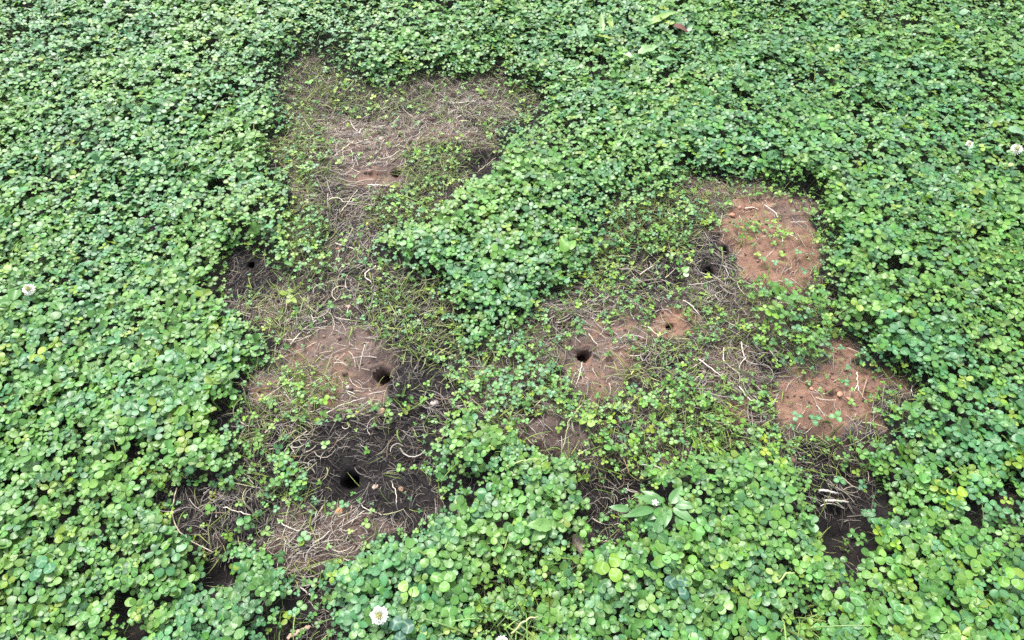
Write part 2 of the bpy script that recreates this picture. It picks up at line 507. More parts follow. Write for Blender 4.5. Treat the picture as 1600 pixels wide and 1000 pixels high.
# ----------------------------------------------------------------- leaves
def rotz(a):
    c, s, o, z = np.cos(a), np.sin(a), np.ones_like(a), np.zeros_like(a)
    return np.stack([np.stack([c, -s, z], -1), np.stack([s, c, z], -1), np.stack([z, z, o], -1)], -2)

def rotx(a):
    c, s, o, z = np.cos(a), np.sin(a), np.ones_like(a), np.zeros_like(a)
    return np.stack([np.stack([o, z, z], -1), np.stack([z, c, -s], -1), np.stack([z, s, c], -1)], -2)

LOD = {
 2: (np.linspace(-1, 1, 5), [(0, .03), (.13, .29), (.38, .465), (.64, .50), (.87, .36), (.985, .12)]),
 1: (np.linspace(-1, 1, 3), [(0, .03), (.18, .36), (.52, .50), (.85, .38), (.98, .12)]),
 0: (np.linspace(-1, 1, 3), [(0, .05), (.40, .50), (.80, .44), (.98, .10)]),
}

def clover_leaves(pos, size, yaw, tilt, tdir, base, col, mark, lod, rng, shade=.1):
    """trifoliate leaves as arrays -> verts, quads, attrs.  pos: leaf centre, base: foot of the stalk."""
    n = len(pos)
    A, rows = LOD[lod]
    na, nt_ = len(A), len(rows)
    t = np.array([r[0] for r in rows]); hw = np.array([r[1] for r in rows])
    u = np.tile(A, nt_); vv = np.repeat(t, na); h = np.repeat(hw, na)
    x0 = u * h
    y0 = vv - np.where((vv > .9), .055 * (1 - np.abs(u)) ** 2, 0) + .065     # notch at the tip
    nv = na * nt_
    # per leaflet
    m = n * 3
    fold = rng.normal(.14, .18, m)[:, None]
    dome = rng.normal(.16, .14, m)[:, None]
    twist = rng.normal(0, .10, m)[:, None]
    wid = rng.normal(.88, .08, m)[:, None]
    X = x0[None] * wid
    Z = fold * np.abs(X) - dome * (vv[None] - .35) ** 2 - .3 * dome * X * X * 2 + twist * X * vv[None]
    Z = Z + .02 * np.sin(u * 6 + vv * 9)[None] * rng.normal(0, 1, m)[:, None]
    P = np.stack([X, np.broadcast_to(y0[None], X.shape), Z], -1)                       # m,nv,3
    el = rng.normal(.04, .17, m)
    P = np.einsum('mij,mvj->mvi', rotx(el), P)
    ang = np.tile(np.array([0, 2 * math.pi / 3, 4 * math.pi / 3]), n) + rng.normal(0, .13, m)
    P = np.einsum('mij,mvj->mvi', rotz(ang), P)
    P = P * (np.repeat(size, 3) * rng.normal(1, .07, m))[:, None, None]
    P = P.reshape(n, 3 * nv, 3)
    R = np.einsum('nij,njk,nkl->nil', rotz(tdir), rotx(tilt), rotz(yaw - tdir))
    P = np.einsum('nij,nvj->nvi', R, P) + pos[:, None]
    i = np.arange(nv).reshape(nt_, na)
    q = np.stack([i[:-1, :-1], i[:-1, 1:], i[1:, 1:], i[1:, :-1]], -1).reshape(-1, 4)
    Q = (q[None] + (np.arange(m) * nv)[:, None, None]).reshape(-1, 4)
    lc = np.repeat(col, 3, 0) * rng.normal(1, shade, m)[:, None]
    C = np.repeat(lc, nv, 0)
    UV = np.stack([np.tile(u, m), np.tile(vv, m), np.repeat(np.repeat(mark, 3), nv)], 1)
    # stalks: thin three-sided tubes
    seg = 3 if lod == 2 else 2
    tt = np.linspace(0, 1, seg)
    mid = np.stack([pos[:, 0] * .35 + base[:, 0] * .65, pos[:, 1] * .35 + base[:, 1] * .65, pos[:, 2] * .62 + base[:, 2] * .38], 1)
    if seg == 3:
        path = np.stack([base, mid, pos], 1)
    else:
        path = np.stack([base, pos], 1)
    rad = np.clip(size * .035, .0003, .0007)[:, None, None, None]
    a3 = np.array([0, 2.094, 4.189])
    ring = np.stack([np.cos(a3), np.sin(a3), 0 * a3], 1)
    S = path[:, :, None] + ring[None, None] * rad
    j = np.arange(seg * 3).reshape(seg, 3)
    sq = np.stack([j[:-1], np.roll(j[:-1], -1, 1), np.roll(j[1:], -1, 1), j[1:]], -1).reshape(-1, 4)
    SQ = (sq[None] + (np.arange(n) * seg * 3)[:, None, None]).reshape(-1, 4) + m * nv
    SC = np.repeat(col * .55 + np.array([.10, .15, .05]) * .5, seg * 3, 0)
    SUV = np.tile(np.array([.5, .1, 0.]), (n * seg * 3, 1))
    return (np.concatenate([P.reshape(-1, 3), S.reshape(-1, 3)]), np.concatenate([Q, SQ]),
            {"col": np.clip(np.concatenate([C, SC]), .005, .9), "luv": np.concatenate([UV, SUV])})

GREENS = np.array([(.080, .200, .038), (.062, .180, .064), (.110, .228, .036), (.158, .252, .026), (.056, .150, .046)])

def leaf_colours(x, y, rng, yellow=0.0):
    n = len(x)
    p = fbm(x * 5, y * 5, 3)
    w = np.stack([np.full(n, .45), .22 + 1.3 * (p - .5), .22 - 1.0 * (p - .5), np.full(n, .035 + yellow), np.full(n, .12)], 1)
    w = np.clip(w, .02, 1); w /= w.sum(1, keepdims=True)
    k = (rng.random(n)[:, None] > np.cumsum(w, 1)).sum(1).clip(0, 4)
    c = GREENS[k] * rng.lognormal(0, .10, n)[:, None]
    return c * rng.normal(1, .05, (n, 3))

def join(parts):
    V, Q, A, o = [], [], {}, 0
    for v, q, a in parts:
        V.append(v); Q.append(q + o); o += len(v)
        for k, d in a.items():
            A.setdefault(k, []).append(d)
    return np.concatenate(V), np.concatenate(Q), {k: np.concatenate(d) for k, d in A.items()}

def jgrid(x0, x1, y0, y1, s, rng):
    xs, ys = np.arange(x0, x1, s), np.arange(y0, y1, s)
    X, Y = np.meshgrid(xs, ys)
    X, Y = X.ravel(), Y.ravel()
    return X + rng.uniform(-.62, .62, len(X)) * s, Y + rng.uniform(-.62, .62, len(X)) * s

def clear_of_holes(x, y, f):
    k = np.ones(np.shape(x), bool)
    for bx, by, r, *_ in BXY:
        k &= np.hypot(x - bx, y - by) > r * f
    return k

def canopy(x, y):
    """height of the clover canopy, and how closed it is around a point"""
    D = zones(x, y, .02, 1.0, 4.0)[:, 0]
    und = fbm(x * 4.5, y * 4.5, 4)
    H = (.011 + .035 * sstep(.15, 1.0, D)) * (.62 + .76 * und)
    return H, D

def clover_carpet():
    rng = RNG
    parts = []
    X0, X1, Y0, Y1 = -1.75, 1.75, .10, 2.05
    x, y = jgrid(X0, X1, Y0, Y1, .0101, rng)
    H, Db = canopy(x, y)
    D = zones(x, y, H * .7)[:, 0]
    D = np.clip(D + (fbm(x * 17, y * 17, 0) - .5) * 1.1 * 4 * D * (1 - D), 0, 1)
    gaps = sstep(.27, .40, fbm(x * 13, y * 13, 5))                  # small dark openings in the carpet
    ok = clear_of_holes(x, y, 1.5) & (rng.random(len(x)) < np.where(D > .9, .45 + .55 * gaps, D ** .7))
    x, y, H, D, Db = x[ok], y[ok], H[ok], D[ok], Db[ok]
    n = len(x)
    lay = rng.random(n)
    z0 = hgt(x, y, False)
    z = z0 + H * np.where(lay < .68, rng.uniform(.80, 1.10, n), rng.uniform(.35, .8, n))
    S = .48 + .52 * sstep(.2, 1.0, np.minimum(D, Db))
    size = (.0101 - .0008 * sstep(.5, 1.7, y)) * S * rng.lognormal(0, .27, n) * (.62 + .78 * fbm(x * 7, y * 7, 2))
    size = np.minimum(size, .0150)
    big = rng.random(n) < .012
    size = np.where(big & (D > .8), size * 1.45, size)
    size *= np.where(lay < .68, 1.0, .85)
    tilt = np.abs(rng.normal(.0, .28, n)) + .02
    tdir = rng.uniform(0, 2 * math.pi, n)
    yaw = rng.uniform(0, 2 * math.pi, n)
    col = leaf_colours(x, y, rng, .0)
    yel = (D < .8) & (rng.random(n) < .35)
    col[yel] = col[yel] * np.array([1.5, 1.25, .75])
    r = H * rng.uniform(.1, .55, n)
    a = rng.uniform(0, 2 * math.pi, n)
    base = np.stack([x + r * np.cos(a), y + r * np.sin(a), z0 - .004], 1)
    mark = np.where(rng.random(n) < .45, rng.uniform(.15, .65, n), 0)
    px, py = to_px(x, y, z)
    inpic = (px > -60) & (px < 1660) & (py > -60) & (py < 1060)
    near = inpic & (py > 330)
    for sel, lod in ((near, 2), (inpic & ~near, 1), (~inpic, 0)):
        parts.append(clover_leaves(np.stack([x, y, z], 1)[sel], size[sel], yaw[sel], tilt[sel], tdir[sel], base[sel], col[sel], mark[sel], lod, rng))
    V, Q, A = join(parts)
    o = mesh_obj("clover", V, Q, M_CLOVER, A)
    tag(o, "dense carpet of small three-leaved green clover surrounding the bare patches", "clover", kind="stuff")
    # the same clover carried on beyond the picture, fewer and larger leaves
    x, y = jgrid(-3.6, 3.6, -.9, 4.2, .022, rng)
    ok = ~((x > X0) & (x < X1) & (y > Y0) & (y < Y1)) & (np.hypot(x, y - 1) < 4)
    x, y = x[ok], y[ok]
    n = len(x)
    z0 = hgt(x, y, False)
    H = .06 * (.55 + .9 * fbm(x * 4.5, y * 4.5, 4))
    z = z0 + H * rng.uniform(.55, 1.1, n)
    col = leaf_colours(x, y, rng)
    size = .021 * rng.lognormal(0, .2, n)
    base = np.stack([x, y, z0], 1)
    V, Q, A = clover_leaves(np.stack([x, y, z], 1), size, rng.uniform(0, 6.28, n), np.abs(rng.normal(0, .33, n)), rng.uniform(0, 6.28, n),
                            base, col, np.zeros(n), 0, rng)
    o = mesh_obj("clover", V, Q, M_CLOVER, A)
    tag(o, "clover lawn continuing outward past the edges of the view", "clover", kind="stuff")
clover_carpet()

# ----------------------------------------------------------------- ribbons and tubes for straw, grass, stems
def tubes(P, rad, col, sides=3, flat=1.0, taper=.5):
    """P (n,k,3) centre lines; rad (n,); flat<1 squashes vertically."""
    n, k, _ = P.shape
    T = np.gradient(P, axis=1)
    T /= np.linalg.norm(T, axis=2, keepdims=True) + 1e-9
    upv = np.zeros_like(T); upv[..., 2] = 1
    Sd = np.cross(T, upv)
    ln = np.linalg.norm(Sd, axis=2, keepdims=True)
    Sd = np.where(ln > 1e-3, Sd / (ln + 1e-9), np.array([1., 0, 0]))
    Un = np.cross(Sd, T)
    a = np.linspace(0, 2 * math.pi, sides, endpoint=False) + .5
    w = 1 - (1 - taper) * np.linspace(0, 1, k) ** 1.5
    R = rad[:, None] * w[None]
    V = P[:, :, None] + R[:, :, None, None] * (np.cos(a)[None, None, :, None] * Sd[:, :, None] + flat * np.sin(a)[None, None, :, None] * Un[:, :, None])
    j = np.arange(k * sides).reshape(k, sides)
    q = np.stack([j[:-1], np.roll(j[:-1], -1, 1), np.roll(j[1:], -1, 1), j[1:]], -1).reshape(-1, 4)
    Q = (q[None] + (np.arange(n) * k * sides)[:, None, None]).reshape(-1, 4)
    C = np.repeat(col, k * sides, 0)
    vt = np.tile(np.repeat(np.linspace(0, 1, k), sides), n)
    return V.reshape(-1, 3), Q, {"col": np.clip(C, .004, .9), "luv": np.stack([vt * 0 + .5, vt, vt * 0], 1)}

STRAWS = np.array([(.43, .38, .30), (.36, .325, .275), (.27, .245, .23), (.17, .115, .08), (.08, .062, .055), (.58, .53, .43)])

def scatter(weight, spacing, rng, box=(-1.45, 1.45, .12, 1.95)):
    x, y = jgrid(*box, spacing, rng)
    v = zones(x, y)
    ok = rng.random(len(x)) < weight(v)
    ok &= clear_of_holes(x, y, 1.35)
    return x[ok], y[ok], v[ok]

def thatch():
    rng = RNG
    parts = []
    for rnd, (sp, lmin, lmax, r0, lift) in enumerate(((.0050, .008, .027, .00047, .005), (.0118, .022, .050, .00066, .007))):
        x, y, v = scatter(lambda v: v[:, 1] ** 1.2 * (.35 + .9 * (fbm_last(v))), sp, rng)
        n = len(x)
        k = 5
        L = rng.uniform(lmin, lmax, n)
        flow = fbm(x * 4, y * 4, 2) * 9.0                       # neighbouring straws lie roughly the same way
        a = flow + rng.normal(0, .75, n)
        cur = rng.normal(0, .75, n)
        s = np.linspace(-.5, .5, k)
        ang = a[:, None] + cur[:, None] * s[None]
        dx, dy = np.cos(ang) * (L / (k - 1))[:, None], np.sin(ang) * (L / (k - 1))[:, None]
        X = x[:, None] + np.cumsum(dx, 1) - dx.sum(1, keepdims=True) / 2
        Y = y[:, None] + np.cumsum(dy, 1) - dy.sum(1, keepdims=True) / 2
        g = hgt(X.ravel(), Y.ravel()).reshape(X.shape)
        gm = g.mean(1, keepdims=True)
        tiltz = rng.normal(0, .16, n)[:, None] * s[None] * L[:, None]
        Z = np.maximum(.55 * g + .45 * gm + rng.uniform(0.0005, lift, n)[:, None] + tiltz, g - .0008)
        keep = np.ones(n, bool)
        for bx, by, r, *_ in BXY:
            keep &= (np.hypot(X - bx, Y - by) > r * 1.0).mean(1) > .85
        w = np.stack([.20 - .08 * v[:, 4], .26 - .06 * v[:, 4], .26 + 0 * x, .14 + 0 * x, .04 + .36 * v[:, 4], .08 - .03 * v[:, 4]], 1)
        w /= w.sum(1, keepdims=True)
        kk = (rng.random(n)[:, None] > np.cumsum(w, 1)).sum(1).clip(0, 5)
        col = STRAWS[kk] * (rng.lognormal(.02, .28, n) * (1 - .66 * np.clip(v[:, 4], 0, 1)))[:, None]  # straw darkens with the zone, painting shade into the gaps too
        P = np.stack([X, Y, Z], 2)
        parts.append(tubes(P[keep], (r0 * rng.lognormal(0, .35, n))[keep], col[keep], 3, .6))
    # heavier bleached wisps
    for (cx, cy, sx, sy, cnt, an) in ((488,492,26,14,34,.9), (470,695,30,22,40,.6), (728,160,34,12,40,.25), (1118,445,24,20,46,-.7), (1190,562,24,14,34,-.8),
                                      (1125,590,40,22,40,-.6), (540,250,36,30,46,.5), (560,300,40,14,40,.1), (690,645,24,14,22,-.5), (345,785,24,12,30,.3),
                                      (1015,560,16,18,26,1.2), (900,480,40,16,40,.2), (1010,425,26,16,36,-.3), (600,690,40,22,16,.7), (470,860,40,20,34,.5),
                                      (565,330,20,14,24,.8), (545,430,26,40,44,1.1), (1320,760,22,14,20,-.5), (965,760,20,22,24,-.7), (650,500,30,30,20,.8)):
        wx, wy = at(cx + rng.normal(0, sx, cnt), cy + rng.normal(0, sy, cnt))
        k = 6
        s = np.linspace(-.5, .5, k)
        ang = an + rng.normal(0, .55, cnt)[:, None] + rng.normal(0, .8, cnt)[:, None] * s[None]
        L = rng.uniform(.018, .052, cnt)[:, None]
        X, Y = wx[:, None] + np.cos(ang) * L * s[None], wy[:, None] + np.sin(ang) * L * s[None]
        g = hgt(X.ravel(), Y.ravel()).reshape(X.shape)
        Z = np.maximum(g.mean(1, keepdims=True) + rng.uniform(.003, .011, cnt)[:, None] + rng.normal(0, .12, cnt)[:, None] * s[None] * L, g)
        col = np.array([(.46, .41, .33), (.36, .33, .29), (.28, .25, .23), (.22, .16, .11)])[rng.integers(0, 4, cnt)] * rng.lognormal(-.15, .2, cnt)[:, None]
        keep = np.ones(cnt, bool)
        for bx, by, r, *_ in BXY:
            keep &= (np.hypot(X - bx, Y - by) > r * 1.05).all(1)
        parts.append(tubes(np.stack([X, Y, Z], 2)[keep], (.00068 * rng.lognormal(0, .35, cnt))[keep], col[keep], 3, .5, .6))
    V, Q, A = join(parts)
    o = mesh_obj("dead_thatch", V, Q, M_STRAW, A)
    tag(o, "matted short bleached and blackened dead stems strewn over the bare earth", "thatch", kind="stuff")

def fbm_last(v):
    return 0.65
thatch()

def grass():
    rng = RNG
    parts = []
    x, y, v = scatter(lambda v: np.clip(v[:, 2], 0, 1) ** 1.1 * .8, .0054, rng, (-1.7, 1.7, .12, 2.0))
    n = len(x)
    k = 5
    L = rng.uniform(.012, .042, n)
    a = rng.uniform(0, 6.283, n)
    cur = rng.normal(0, .7, n)
    s = np.linspace(0, 1, k)
    ang = a[:, None] + cur[:, None] * s[None]
    ele = rng.uniform(.15, 1.0, n)[:, None] * (1 - s[None] * rng.uniform(.6, 1.6, n)[:, None])
    st = (L / (k - 1))[:, None]
    dX, dY, dZ = np.cos(ang) * np.cos(ele) * st, np.sin(ang) * np.cos(ele) * st, np.sin(ele) * st
    z0 = hgt(x, y)
    P = np.stack([x[:, None] + np.cumsum(dX, 1), y[:, None] + np.cumsum(dY, 1), z0[:, None] + np.cumsum(dZ, 1)], 2)
    g = hgt(P[..., 0].ravel(), P[..., 1].ravel()).reshape(n, k)
    P[..., 2] = np.maximum(P[..., 2], g + .0005)
    pal = np.array([(.14, .21, .04), (.20, .25, .06), (.10, .17, .035), (.30, .31, .16), (.24, .27, .08)])
    col = pal[rng.integers(0, 5, n)] * rng.lognormal(0, .18, n)[:, None]
    parts.append(tubes(P, .00095 * rng.lognormal(0, .35, n), col, 3, .35, .3))
    # longer blades coming up through the clover
    x, y = jgrid(-1.7, 1.7, .12, 2.0, .020, rng)
    clump = sstep(.50, .72, fbm(x * 3.2, y * 3.2, 1))
    ok = (rng.random(len(x)) < .05 + .30 * clump) & (zones(x, y)[:, 0] > .6)
    x, y = x[ok], y[ok]
    n, k = len(x), 7
    L = rng.uniform(.045, .085, n)
    s = np.linspace(0, 1, k)
    a = rng.uniform(0, 6.283, n)
    ele = rng.uniform(.9, 1.45, n)[:, None] - s[None] * rng.uniform(.4, 1.9, n)[:, None]
    st = (L / (k - 1))[:, None]
    P = np.stack([x[:, None] + np.cumsum(np.cos(a)[:, None] * np.cos(ele) * st, 1), y[:, None] + np.cumsum(np.sin(a)[:, None] * np.cos(ele) * st, 1),
                  hgt(x, y, False)[:, None] + np.cumsum(np.sin(ele) * st, 1)], 2)
    col = pal[rng.integers(0, 3, n)] * rng.lognormal(0, .15, n)[:, None]
    parts.append(tubes(P, .0012 * rng.lognormal(0, .25, n), col, 4, .35, .5))
    V, Q, A = join(parts)
    o = mesh_obj("grass", V, Q, M_GRASS, A)
    tag(o, "thin yellowish green grass and chewed stubble regrowing among the straw", "grass", kind="stuff")

    # tiny young leaves close to the soil
    x, y, v = scatter(lambda v: np.clip(v[:, 2] * .32 + v[:, 0] * .35, 0, 1) * (v[:, 0] < .8) * .9, .0098, rng)
    ok = rng.random(len(x)) < .12 + .88 * sstep(.46, .60, fbm(x * 15, y * 15, 3))
    x, y, v = x[ok], y[ok], v[ok]
    n = len(x)
    z0 = hgt(x, y)
    z = z0 + rng.uniform(.003, .016, n)
    size = .0058 * rng.lognormal(0, .28, n)
    pal = np.array([(.10, .24, .035), (.16, .29, .03), (.075, .19, .04), (.21, .31, .035)])
    col = pal[rng.integers(0, 4, n)] * rng.lognormal(0, .14, n)[:, None]
    base = np.stack([x + rng.normal(0, .004, n), y + rng.normal(0, .004, n), z0 - .002], 1)
    V, Q, A = clover_leaves(np.stack([x, y, z], 1), size, rng.uniform(0, 6.28, n), np.abs(rng.normal(0, .45, n)), rng.uniform(0, 6.28, n), base, col,
                            np.zeros(n), 1, rng)
    o = mesh_obj("clover_seedlings", V, Q, M_CLOVER, A)
    tag(o, "tiny bright yellow-green clover regrowth low on the thinned ground", "seedlings", kind="stuff")
grass()

# ----------------------------------------------------------------- soil crumbs
PHI = (1 + 5 ** .5) / 2
ICO_V = np.array([(-1, PHI, 0), (1, PHI, 0), (-1, -PHI, 0), (1, -PHI, 0), (0, -1, PHI), (0, 1, PHI), (0, -1, -PHI), (0, 1, -PHI),
                  (PHI, 0, -1), (PHI, 0, 1), (-PHI, 0, -1), (-PHI, 0, 1)]) / math.sqrt(1 + PHI * PHI)
ICO_F = np.array([(0, 11, 5), (0, 5, 1), (0, 1, 7), (0, 7, 10), (0, 10, 11), (1, 5, 9), (5, 11, 4), (11, 10, 2), (10, 7, 6), (7, 1, 8),
                  (3, 9, 4), (3, 4, 2), (3, 2, 6), (3, 6, 8), (3, 8, 9), (4, 9, 5), (2, 4, 11), (6, 2, 10), (8, 6, 7), (9, 8, 1)])

def crumbs():
    rng = RNG
    x, y, v = scatter(lambda v: (v[:, 0] < .6) * (.25 + .45 * (1 - v[:, 1]) * (1 - v[:, 4])), .0100, rng)
    keep = np.ones(len(x), bool)
    for bx, by, r, *_ in BXY:
        keep &= np.hypot(x - bx, y - by) > r * 1.25
    x, y, v = x[keep], y[keep], v[keep]
    n = len(x)
    r = .0009 * rng.lognormal(0, .75, n)
    r = np.minimum(r, .0065)
    z = hgt(x, y) + r * .3
    V = ICO_V[None] * (1 + rng.normal(0, .2, (n, 12, 1))) * (r[:, None] * rng.uniform(.7, 1.3, (n, 3)))[:, None]
    V = V + np.stack([x, y, z], 1)[:, None]
    F = (ICO_F[None] + (np.arange(n) * 12)[:, None, None]).reshape(-1, 3)
    red, brown, dark = np.array([.20, .112, .075]), np.array([.11, .08, .068]), np.array([.020, .017, .017])  # darkest tone follows the black earth and the gaps' painted shade
    w = np.clip(v[:, 3:4] + rng.normal(0, .2, (n, 1)), 0, 1)
    c = brown * (1 - w) + red * w
    w = np.clip(v[:, 4:5] + rng.normal(0, .15, (n, 1)), 0, 1)
    c = (c * (1 - w) + dark * w) * rng.lognormal(0, .25, n)[:, None]
    o = mesh_obj("soil_crumbs", V.reshape(-1, 3), F, M_CRUMB, {"col": np.repeat(c, 12, 0)}, smooth=False)
    tag(o, "loose crumbs of reddish brown soil scattered on the bare patches", "crumbs", kind="stuff")
crumbs()

# ----------------------------------------------------------------- single dead stems, sticks and chips that can be picked out
TAN, PALE, GREY, BRN, GRN, RUST = (.40,.34,.25), (.54,.49,.41), (.36,.33,.30), (.21,.135,.09), (.34,.40,.16), (.36,.19,.11)
G_ST = "dead stems lying on the bare earth"
STEMS = [   # pixel path, radius m, colour, height above ground m, name, label
 ([(589,418),(568,431),(582,446)], .0016, PALE, .006, "dry_straw", "white bent stalk forming a sideways V at the narrow dark runway"),
 ([(525,382),(553,391)], .0018, PALE, .004, "dry_straw", "thick white stub lying across the narrow neck between two clover masses"),
 ([(455,540),(472,521),(495,504)], .0013, PALE, .006, "dry_straw", "smooth whitish curved stem above the reddish soil at the left clover lobe"),
 ([(407,637),(435,616),(462,595)], .0009, PALE, .006, "dry_straw", "long straight pale stem crossing the grassy tuft left of the red hollow"),
 ([(510,651),(535,637),(572,625)], .0010, PALE, .006, "dry_straw", "gently arched pale stem just below the round hole in red soil"),
 ([(485,482),(490,504)], .0014, PALE, .005, "dry_straw", "short upright white stem among bleached grey straw at left"),
 ([(450,504),(470,514)], .0008, TAN, .004, "dry_straw", "thin tan stem end beside the pale curved stem at left"),
 ([(401,481),(430,495)], .0009, TAN, .006, "dry_straw", "tan grass stem at the edge of the left clover, below the smallest hole"),
 ([(481,677),(456,695),(463,715)], .0010, TAN, .008, "dry_straw", "sharply bent pale tan straw above the black earth patch"),
 ([(277,762),(268,780),(271,821),(296,846),(334,863)], .0011, TAN, .016, "dry_straw", "long bow-shaped pale stem at the lower left clover edge"),
 ([(352,795),(393,807)], .0010, PALE, .008, "dry_straw", "straight whitish stem in the dark lower-left lobe"),
 ([(435,813),(446,824),(471,832)], .0010, PALE, .006, "dry_straw", "whitish curved stem below the black patch, right of the left lobe"),
 ([(490,851),(505,843),(516,831)], .0011, PALE, .005, "dry_straw", "pale pair-like straight straw on brown soil at the bottom of the left chain"),
 ([(428,846),(448,840),(454,843),(451,848)], .0009, TAN, .005, "dry_straw", "hook-ended tan straw on brown soil at the lower left"),
 ([(612,754),(620,771),(620,790)], .0009, PALE, .006, "dry_straw", "pale crooked stem standing right of the widest black hole"),
 ([(559,784),(571,796),(598,806)], .0009, PALE, .005, "dry_straw", "thin white curved stem just below the widest black hole"),
 ([(485,821),(504,793)], .0009, TAN, .005, "dry_straw", "brownish straight stem slanting left below the widest black hole"),
 ([(438,713),(470,717)], .0009, RUST, .006, "dry_straw", "rust coloured thin stem under the sharply bent straw"),
 ([(450,997),(470,985),(485,980)], .0042, (.40,.29,.21), .006, "stick", "thick peeling tan stick at the bottom edge of the picture"),
 ([(470,917),(478,925),(492,936)], .0013, GREY, .006, "dry_straw", "grey forked stem end near the bottom of the left runway"),
 ([(520,247),(537,233),(553,221)], .0022, TAN, .006, "stick", "thick tan stick on brown soil left of the upper hole"),
 ([(534,258),(537,246),(536,238)], .0014, TAN, .004, "stick", "short knobbly tan stick touching the thick tan stick at upper left"),
 ([(575,290),(609,291)], .0022, PALE, .004, "wood_chip", "flat cream wood chip just below the upper hole"),
 ([(533,332),(559,297)], .0009, PALE, .006, "dry_straw", "pale straight straw slanting up under the upper bare patch"),
 ([(531,315),(584,321)], .0008, PALE, .006, "dry_straw", "long thin horizontal straw below the cream wood chip"),
 ([(563,207),(560,203),(566,198)], .0018, PALE, .004, "wood_chip", "small curled cream chip in the upper bare patch"),
 ([(702,160),(720,159),(740,156)], .0013, PALE, .008, "dry_straw", "topmost white straw bundle strand at the right of the upper patch"),
 ([(700,174),(722,165),(752,150)], .0009, PALE, .007, "dry_straw", "pale straw crossing the bundle at the right of the upper patch"),
 ([(747,260),(775,238)], .0011, TAN, .010, "dry_straw", "tan stem leaning over the dark gap beside the central clover mound"),
 ([(605,258),(660,222),(700,213)], .0018, BRN, .002, "twig", "brown rootlike twig running right of the upper hole"),
 ([(533,119+80),(556,187)], .0008, PALE, .005, "dry_straw", "short pale straw near the upper left of the upper patch"),
 ([(1212,343),(1235,344),(1253,341)], .0010, BRN, .004, "dry_straw", "dark brown twig on the upper edge of the orange soil"),
 ([(1231,355),(1259,354)], .0008, PALE, .005, "dry_straw", "pale thin straw right above the orange soil, below the dark twig"),
 ([(1041,337),(1062,346)], .0010, PALE, .010, "dry_straw", "short pale straw in sparse clover left of the orange soil"),
 ([(1103,469),(1131,454)], .0010, TAN, .006, "dry_straw", "tan straw at lower left corner of the orange soil"),
 ([(1075,448),(1100,446),(1136,437)], .0010, GREY, .008, "dry_straw", "grey curved stem on the straw heap under the paired holes"),
 ([(1128,420),(1138,440),(1156,449)], .0009, GREY, .009, "dry_straw", "grey bent stem dangling over the lower of the paired holes"),
 ([(1092,560),(1112,575),(1134,591)], .0012, PALE, .009, "dry_straw", "long straight white stem, the upper of three slanting in a row at centre right"),
 ([(1132,563),(1160,588)], .0010, TAN, .008, "dry_straw", "tan straight stem parallel to the long white stem at centre right"),
 ([(1156,602),(1168,619),(1188,633)], .0012, PALE, .008, "dry_straw", "white stem, the lowest of three slanting in a row at centre right"),
 ([(1200,545),(1215,566)], .0011, PALE, .010, "dry_straw", "white stem over the dark hollow left of the red soil at right"),
 ([(1336,586),(1338,614)], .0012, PALE, .004, "dry_straw", "upright cream stem on the bare brown soil at far right"),
 ([(910,567),(904,590),(899,607)], .0010, PALE, .006, "dry_straw", "straight white stem pointing down below the hole of the middle oval"),
 ([(908,634),(890,655),(880,702)], .0011, GRN, .016, "green_runner", "long bowed yellow-green stem beside the small grey bare spot"),
 ([(1012,512),(1032,529)], .0010, PALE, .009, "dry_straw", "pale straw between the middle oval and the small red scrape"),
 ([(920,522),(934,541)], .0009, PALE, .006, "dry_straw", "cream stem on the rim of the middle oval above its hole"),
 ([(938,525),(950,505),(972,500)], .0008, TAN, .006, "dry_straw", "curved tan stem around the upper rim of the middle oval"),
 ([(1067,470),(1080,476),(1092,492)], .0010, PALE, .010, "dry_straw", "pale kinked stem above the small red scrape"),
 ([(1291,753),(1308,753),(1326,758)], .0024, (.50,.47,.43), .010, "wood_sliver", "upper of two white split wood slivers in the dark gap at lower right"),
 ([(1306,766),(1325,766),(1343,769)], .0024, (.46,.42,.37), .010, "wood_sliver", "lower of two white split wood slivers in the dark gap at lower right"),
 ([(1330,732),(1345,745),(1362,752)], .0009, TAN, .010, "dry_straw", "thin tan stem behind the two split slivers at lower right"),
 ([(1355,720),(1370,728),(1369,742)], .0009, TAN, .012, "dry_straw", "angled tan stem at the clover edge right of the split slivers"),
 ([(973,700),(986,733)], .0012, BRN, .020, "dry_straw", "brown straight stem above the black gap at bottom centre"),
 ([(1007,715),(1037,724),(1043,757)], .0011, GREY, .045, "dry_straw", "grey jointed stem standing over clover right of the bottom centre gap"),
 ([(935,838),(965,843)], .0009, TAN, .012, "dry_straw", "thin tan straw at the bottom end of the black gap at bottom centre"),
 ([(710,777),(718,809)], .0012, (.48,.50,.22), .045, "green_runner", "short yellow-green cut stem on the clover right of the widest hole"),
 ([(957,230),(973,217),(985,193)], .0010, (.40,.50,.26), .062, "green_runner", "thin pale green runner arching over the far clover"),
 ([(785,728),(812,720),(845,715)], .0012, (.42,.50,.20), .045, "green_runner", "straight light green stalk left of the small grey bare spot"),
 ([(1255,600),(1270,594),(1284,602)], .0007, RUST, .003, "dry_straw", "fine rusty strand on the bare red soil at right"),
 ([(799,989),(820,968),(845,960)], .0016, (.50,.52,.25), .060, "green_runner", "arched pale stem over the bottom edge clover"),
 ([(1222,905),(1232,893),(1250,889)], .0013, (.46,.52,.22), .060, "green_runner", "pale looping stem above the tuft at the lower right"),
]

